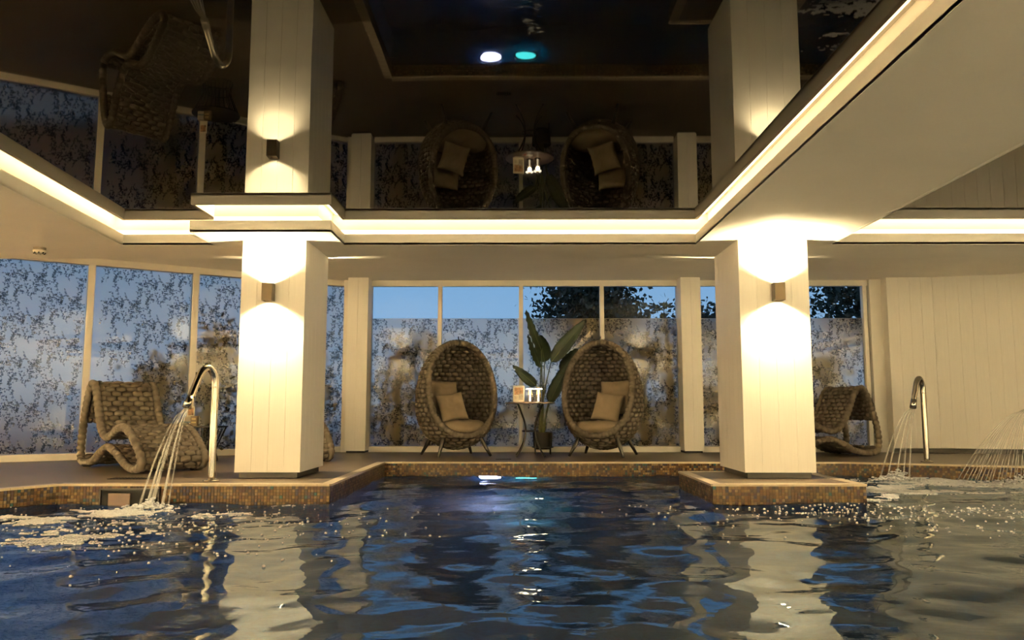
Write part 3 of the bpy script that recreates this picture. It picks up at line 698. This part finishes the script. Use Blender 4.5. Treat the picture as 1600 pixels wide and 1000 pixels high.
g = MB(); g.box((.0, -.0068, .03), (.062, -.0042, .115)); g.build('text_block', mat('text_print', (.45, .40, .33), .6, var=.4, scale=60), mc)
g = MB(); g.box((-.062, -.0062, .04), (-.012, -.0042, .085)); g.build('price_block', mat('price_print', (.66, .58, .44), .6, var=.2, scale=70), mc)
g = MB(); g.box((-.07, -.045, 0), (.07, .045, .002), rz=.4); g.box((-.065, -.04, .002), (-.02, .03, .0035), 1, rz=.4); o = g.build('leaflet', [mat('leaflet_paper', (.65, .6, .52), .5), mat('leaflet_red', (.4, .06, .03), .5)]); o.location = (TX - .03, TY - .17, TZ); tag(o, 'white and red leaflet lying on the bistro table', 'leaflet')

# ------------------------------------------------------------------ potted strelitzia
PY_ = 11.72
def pt(px, py, y):
    f = 1244.3; th = R(6.33); u = (500 - py) / f; X_ = (px - 807) / f; fy = math.cos(th) - u * math.sin(th); z = math.sin(th) + u * math.cos(th)
    return np.array([X_ / fy * y, y, EYE + z / fy * y])
pc = pt(848, 700, PY_)
pl = empty('potted_strelitzia', (pc[0], PY_, 0), world=True); tag(pl, 'tall dark-leaved strelitzia in a dark pot behind the bistro table', 'plant')
g = MB(); g.lathe([(.115, .07), (.135, .10), (.145, .31), (.135, .315), (.13, .29), (.02, .285)], (pc[0], PY_, 0), 28); g.build('pot', POTM, pl, True)
g = MB(); g.lathe([(.13, .275), (.001, .285)], (pc[0], PY_, 0), 20, cap=False); g.build('soil', mat('soil', (.03, .022, .015), .9, var=.4), pl)
g = MB(); g.tube([(pc[0] + .15 * math.cos(a), PY_ + .15 * math.sin(a), .10) for a in np.linspace(0, 2 * PI, 28, endpoint=False)], .008, 7, closed=True); g.build('stand_ring', BLACKM, pl, True)
for k in range(4):
    a = R(45 + 90 * k); g = MB(); g.tube([(pc[0] + .155 * math.cos(a), PY_ + .155 * math.sin(a), .001), (pc[0] + .155 * math.cos(a), PY_ + .155 * math.sin(a), .22)], .008, 7); g.build('stand_leg', BLACKM, pl, True)
def leaf(base, tip, yb, yt, wpx, twist, curve=.03, split=0):
    B = pt(*base, yb); T_ = pt(*tip, yt); ax = T_ - B; L = np.linalg.norm(ax); ax /= L
    vw = np.array([0, -1., .1]); side = np.cross(ax, vw); side /= np.linalg.norm(side); nn = np.cross(side, ax)
    side = side * math.cos(twist) + nn * math.sin(twist); nn = np.cross(side, ax)
    W_ = wpx / 1244 * yb / 2 / max(.35, abs(math.cos(twist))); n = 18; vs = []; fs = []
    for i in range(n + 1):
        s = i / n; w_ = W_ * (math.sin(PI * min(1, s ** .72)) ** .6) * (1 - .15 * s) if 0 < s < 1 else .001
        c = B + ax * L * s + nn * (-curve * L * (s - .35) ** 2 * 1.5)
        for q in (-1, -.55, 0, .55, 1): vs.append(c + side * w_ * q + nn * (abs(q) * w_ * .28 + (.012 * math.sin(i * 2.1 + q * 3) if abs(q) == 1 else 0)))
    for i in range(n):
        for k in range(4):
            if split and i == n - 3 and k == 0: continue
            fs.append((i * 5 + k, i * 5 + k + 1, (i + 1) * 5 + k + 1, (i + 1) * 5 + k))
    g = MB(); g.add(vs, fs); o = g.build('leaf', LEAF, pl, True); so = o.modifiers.new('thick', 'SOLIDIFY'); so.thickness = .004
    mr = MB(); mr.tube([B + ax * L * s + nn * (-curve * L * (s - .35) ** 2 * 1.5 - .003) for s in np.linspace(0, .97, 12)], np.linspace(.008, .002, 12), 6)
    ob = mr.build('midrib', STEMG, pl, True); ob.parent = o
    rt = np.array([pc[0] + random.uniform(-.05, .05), PY_ + random.uniform(-.04, .04), .29])
    P, _ = spline([rt, rt * .45 + B * .55 + np.array([(rt[0] - B[0]) * .25, 0, -.03]), B], 16); st = MB(); st.tube(P, np.linspace(.013, .008, 16), 7); st.build('stem', STEMG, pl, True)
leaf((846, 548), (821, 484), 11.72, 11.85, 12, .9); leaf((845, 575), (824, 523), 11.65, 11.6, 9, 1.0); leaf((851, 566), (844, 523), 11.78, 11.95, 27, .1)
leaf((861, 566), (915, 499), 11.68, 11.55, 24, .15, .05); leaf((878, 582), (902, 544), 11.9, 12.0, 22, .35); leaf((858, 630), (892, 560), 11.8, 11.85, 22, .4)
leaf((838, 603), (801, 571), 11.6, 11.5, 17, .3, .05, 1)

# ------------------------------------------------------------------ wire side table with boxes
SX, SY = -3.95, 10.1
t = empty('wire_side_table', (SX, SY, 0)); tag(t, 'dark wire side table beside the left lounger', 'table')
g = MB(); g.lathe([(.29, .422), (.30, .425), (.30, .438), (.295, .44)], seg=40); g.build('table_top', BLACKM, t)
for k in range(22):
    a = 2 * PI * k / 22; g = MB(); P, _ = spline([(.285, .425), (.22, .28), (.17, .14), (.19, .012)], 14); g.tube([(r * math.cos(a + .5 * (.285 - r)), r * math.sin(a + .5 * (.285 - r)), z) for r, z in P], .005, 5); g.build('wire', BLACKM, t, True)
for r, z, n_ in ((.19, .009, 'base_ring'), (.17, .14, 'waist_ring')):
    g = MB(); g.tube([(r * math.cos(x), r * math.sin(x), z) for x in np.linspace(0, 2 * PI, 36, endpoint=False)], .008, 7, closed=True); g.build(n_, BLACKM, t, True)
def box_thing(name, c, sz, m, rz, label, cat, front=None):
    o_ = empty(name, c, rz); tag(o_, label, cat); g = MB(); g.box((-sz[0] / 2, -sz[1] / 2, 0), (sz[0] / 2, sz[1] / 2, sz[2])); g.build('body', m, o_, bevel=.003)
    for nm, (u0, u1, v0, v1), mm in front or []:
        g = MB(); g.box((sz[0] * u0, -sz[1] / 2 - .0015, sz[2] * v0), (sz[0] * u1, -sz[1] / 2 + .001, sz[2] * v1)); g.build(nm, mm, o_)
fx = lambda px, y: (px - 807) / 1244. * y * 1.0
kr = mat('cream_card', (.55, .47, .36), .6); br = mat('brown_card', (.16, .11, .06), .6, var=.15); bl = mat('blue_strip', (.12, .2, .26), .5); gold = mat('gold_print', (.45, .33, .14), .5)
box_thing('tea_box', (fx(297, 9.98), 9.98, .44), (.085, .06, .115), kr, R(8), 'cream box with blue band on the wire side table', 'box', [('band', (-.5, .5, .35, .5), bl)])
box_thing('tea_box', (fx(307, 9.96), 9.96, .44), (.085, .05, .125), br, R(-4), 'brown box with gold emblem on the wire side table', 'box', [('emblem', (-.3, .3, .62, .8), gold), ('text_line', (-.35, .35, .3, .45), gold)])
box_thing('photo_card', (fx(301, 10.12), 10.12, .44), (.10, .012, .245), mat('card_paper', (.80, .74, .60)), R(-6), 'upright photo card behind the boxes on the side table', 'card', [('photo_print', (-.36, .36, .55, .92), mat('food_print', (.42, .24, .13)))])

# ------------------------------------------------------------------ smoke detector, floor drains
t = empty('smoke_detector', (-4.85, 7.95, SOF)); tag(t, 'small round smoke detector on the left soffit', 'smoke detector')
g = MB(); g.lathe([(.058, 0), (.058, -.028)], seg=28); g.build('base', mat('detector_base', (.16, .13, .09), .5), t)
g = MB(); g.lathe([(.062, -.026), (.062, -.042), (.048, -.060), (.030, -.066)], seg=28); g.build('cover', PLASTIC, t, True)
for k in range(8):
    a = 2 * PI * (k + .5) / 8; g = MB(); g.box((.040, -.006, -.064), (.056, .006, -.046), rz=a); g.build('slot', DARKH, t)
def drain(c, l, wd, rz, label):
    t = empty('floor_drain', (c[0], c[1], .001), rz); tag(t, label, 'drain')
    g = MB(); g.box((-l / 2, -wd / 2, 0), (l / 2, wd / 2, .003)); g.build('channel', DARKH, t)
    for k in range(int(l / .03)):
        g = MB(); x = -l / 2 + .015 + k * .03; g.box((x - .005, -wd / 2, .003), (x + .005, wd / 2, .006)); g.build('grate_bar', BLACKM, t)
drain((-.17, 10.5), .2, .1, 0, 'small dark floor drain before the left egg chair'); drain((-3.62, 7.62), .42, .16, 0, 'dark floor drain under the left lounger')

# ------------------------------------------------------------------ garden outside
b = MB(); b.box((-60, 12.5, -.4), (60, 90, -.25)); b.box((-60, -10, -.4), (-9.3, 12.5, -.25)); tag(b.build('ground', EARTH), kind='structure', label='garden ground outside the windows', cat='ground')
def foliage(pts, sizes, mb, mi=0):
    n = len(pts); d = RNG.normal(size=(n, 3)); d /= np.linalg.norm(d, axis=1)[:, None]; e_ = RNG.normal(size=(n, 3)); e_ -= d * (e_ * d).sum(1)[:, None]; e_ /= np.linalg.norm(e_, axis=1)[:, None]
    s = sizes[:, None]; q = np.stack([pts, pts + d * s * .5 + e_ * s * .28, pts + d * s, pts + d * s * .5 - e_ * s * .28], 1).reshape(-1, 3)
    mb.v = mb.v + [tuple(p) for p in q.tolist()]; o = len(mb.v) - 4 * n
    mb.f += [(o + 4 * i, o + 4 * i + 1, o + 4 * i + 2, o + 4 * i + 3) for i in range(n)]; mb.m += [mi] * n
def tree(base, h, crown, nclump, per, size, label, name='tree', m=TREEL, cr=.45):
    t = empty(name, base); tag(t, label, 'tree' if name == 'tree' else 'shrub')
    g = MB(); f = MB(); rx, ry, rz_, cz = crown
    g.tube([(0, 0, 0), (.02 * h, 0, h * .4), (0, .01 * h, cz + rz_ * .5)], [.035 * h, .025 * h, .006 * h], 8)
    for k in range(nclump):
        v = RNG.normal(size=3); v /= np.linalg.norm(v); v *= RNG.random() ** .4
        c = np.array([v[0] * rx, v[1] * ry, cz + v[2] * rz_])
        if v[2] > .2: c[:2] *= (1.25 - .7 * v[2])
        g.tube([(0, 0, max(.2, c[2] * .6)), c * [.6, .6, .9], c], [.008 * h, .005 * h, .002 * h], 5)
        P = c + RNG.normal(size=(per, 3)) * cr * np.array([1, 1, .7]); foliage(P, RNG.uniform(.6, 1.3, per) * size, f)
    g.build('branches', BARK, t, True); tag(f.build('foliage', m, t), kind='stuff')
tree((2.45, 26, -.3), 6, (1.55, 1.3, 2.0, 4.2), 50, 130, .22, 'broad dark tree beyond the clear glass behind the egg chairs')
tree((6.75, 29, -.3), 4.8, (.6, .8, .9, 3.75), 16, 110, .2, 'smaller dark tree seen beside the right window post')
tree((11.9, 25, -.3), 6.5, (2.0, 1.5, 2.2, 4.5), 60, 130, .22, 'dark tree filling the clear glass right of the right column')
def shrub(x, y, h, r, n, label, size=.10, group='garden shrubs behind the frosted film'):
    o = tree((x, y, -.25), h, (r, min(.35, r * .7), h * .48, h * .52), n, 60, size, label, 'shrub', HEDGE, .17)
for k, (x, y, h, r, n, label) in enumerate([
    (-1.95, 13.0, 2.15, .55, 26, 'leafy shrub blurred by the film in the pane next to the left post'),
    (-1.45, 13.2, 2.85, .16, 8, 'slim shrub whose leafy tip rises above the film by the left post'),
    (-.7, 13.5, 1.15, .6, 18, 'low shrub blurred behind the left egg chair'), (.35, 13.6, 1.3, .55, 18, 'low shrub blurred behind the bistro table'),
    (1.35, 13.2, 1.95, .5, 24, 'shrub blurred behind the right egg chair'), (2.05, 13.0, 2.25, .5, 28, 'tall shrub blurred left of the right post'),
    (2.48, 13.1, 2.95, .14, 8, 'slim shrub tip rising above the film at the right post'),
    (3.3, 13.1, 2.2, .6, 28, 'tall shrub blurred between right post and right column'), (4.5, 13.1, 2.0, .6, 26, 'shrub blurred behind the right lounger'), (5.2, 13.2, 2.1, .45, 24, 'shrub blurred at the right end of the windows'),
    (-4.55, 11.8, 2.4, .42, 34, 'tall leafy shrub against the left windows behind the shower'), (-5.15, 11.55, 1.7, .35, 18, 'shrub blurred behind the left lounger'), (-3.4, 12.6, 2.1, .4, 26, 'dark shrub blurred behind the left column')]):
    shrub(x, y, h, r, n, label)
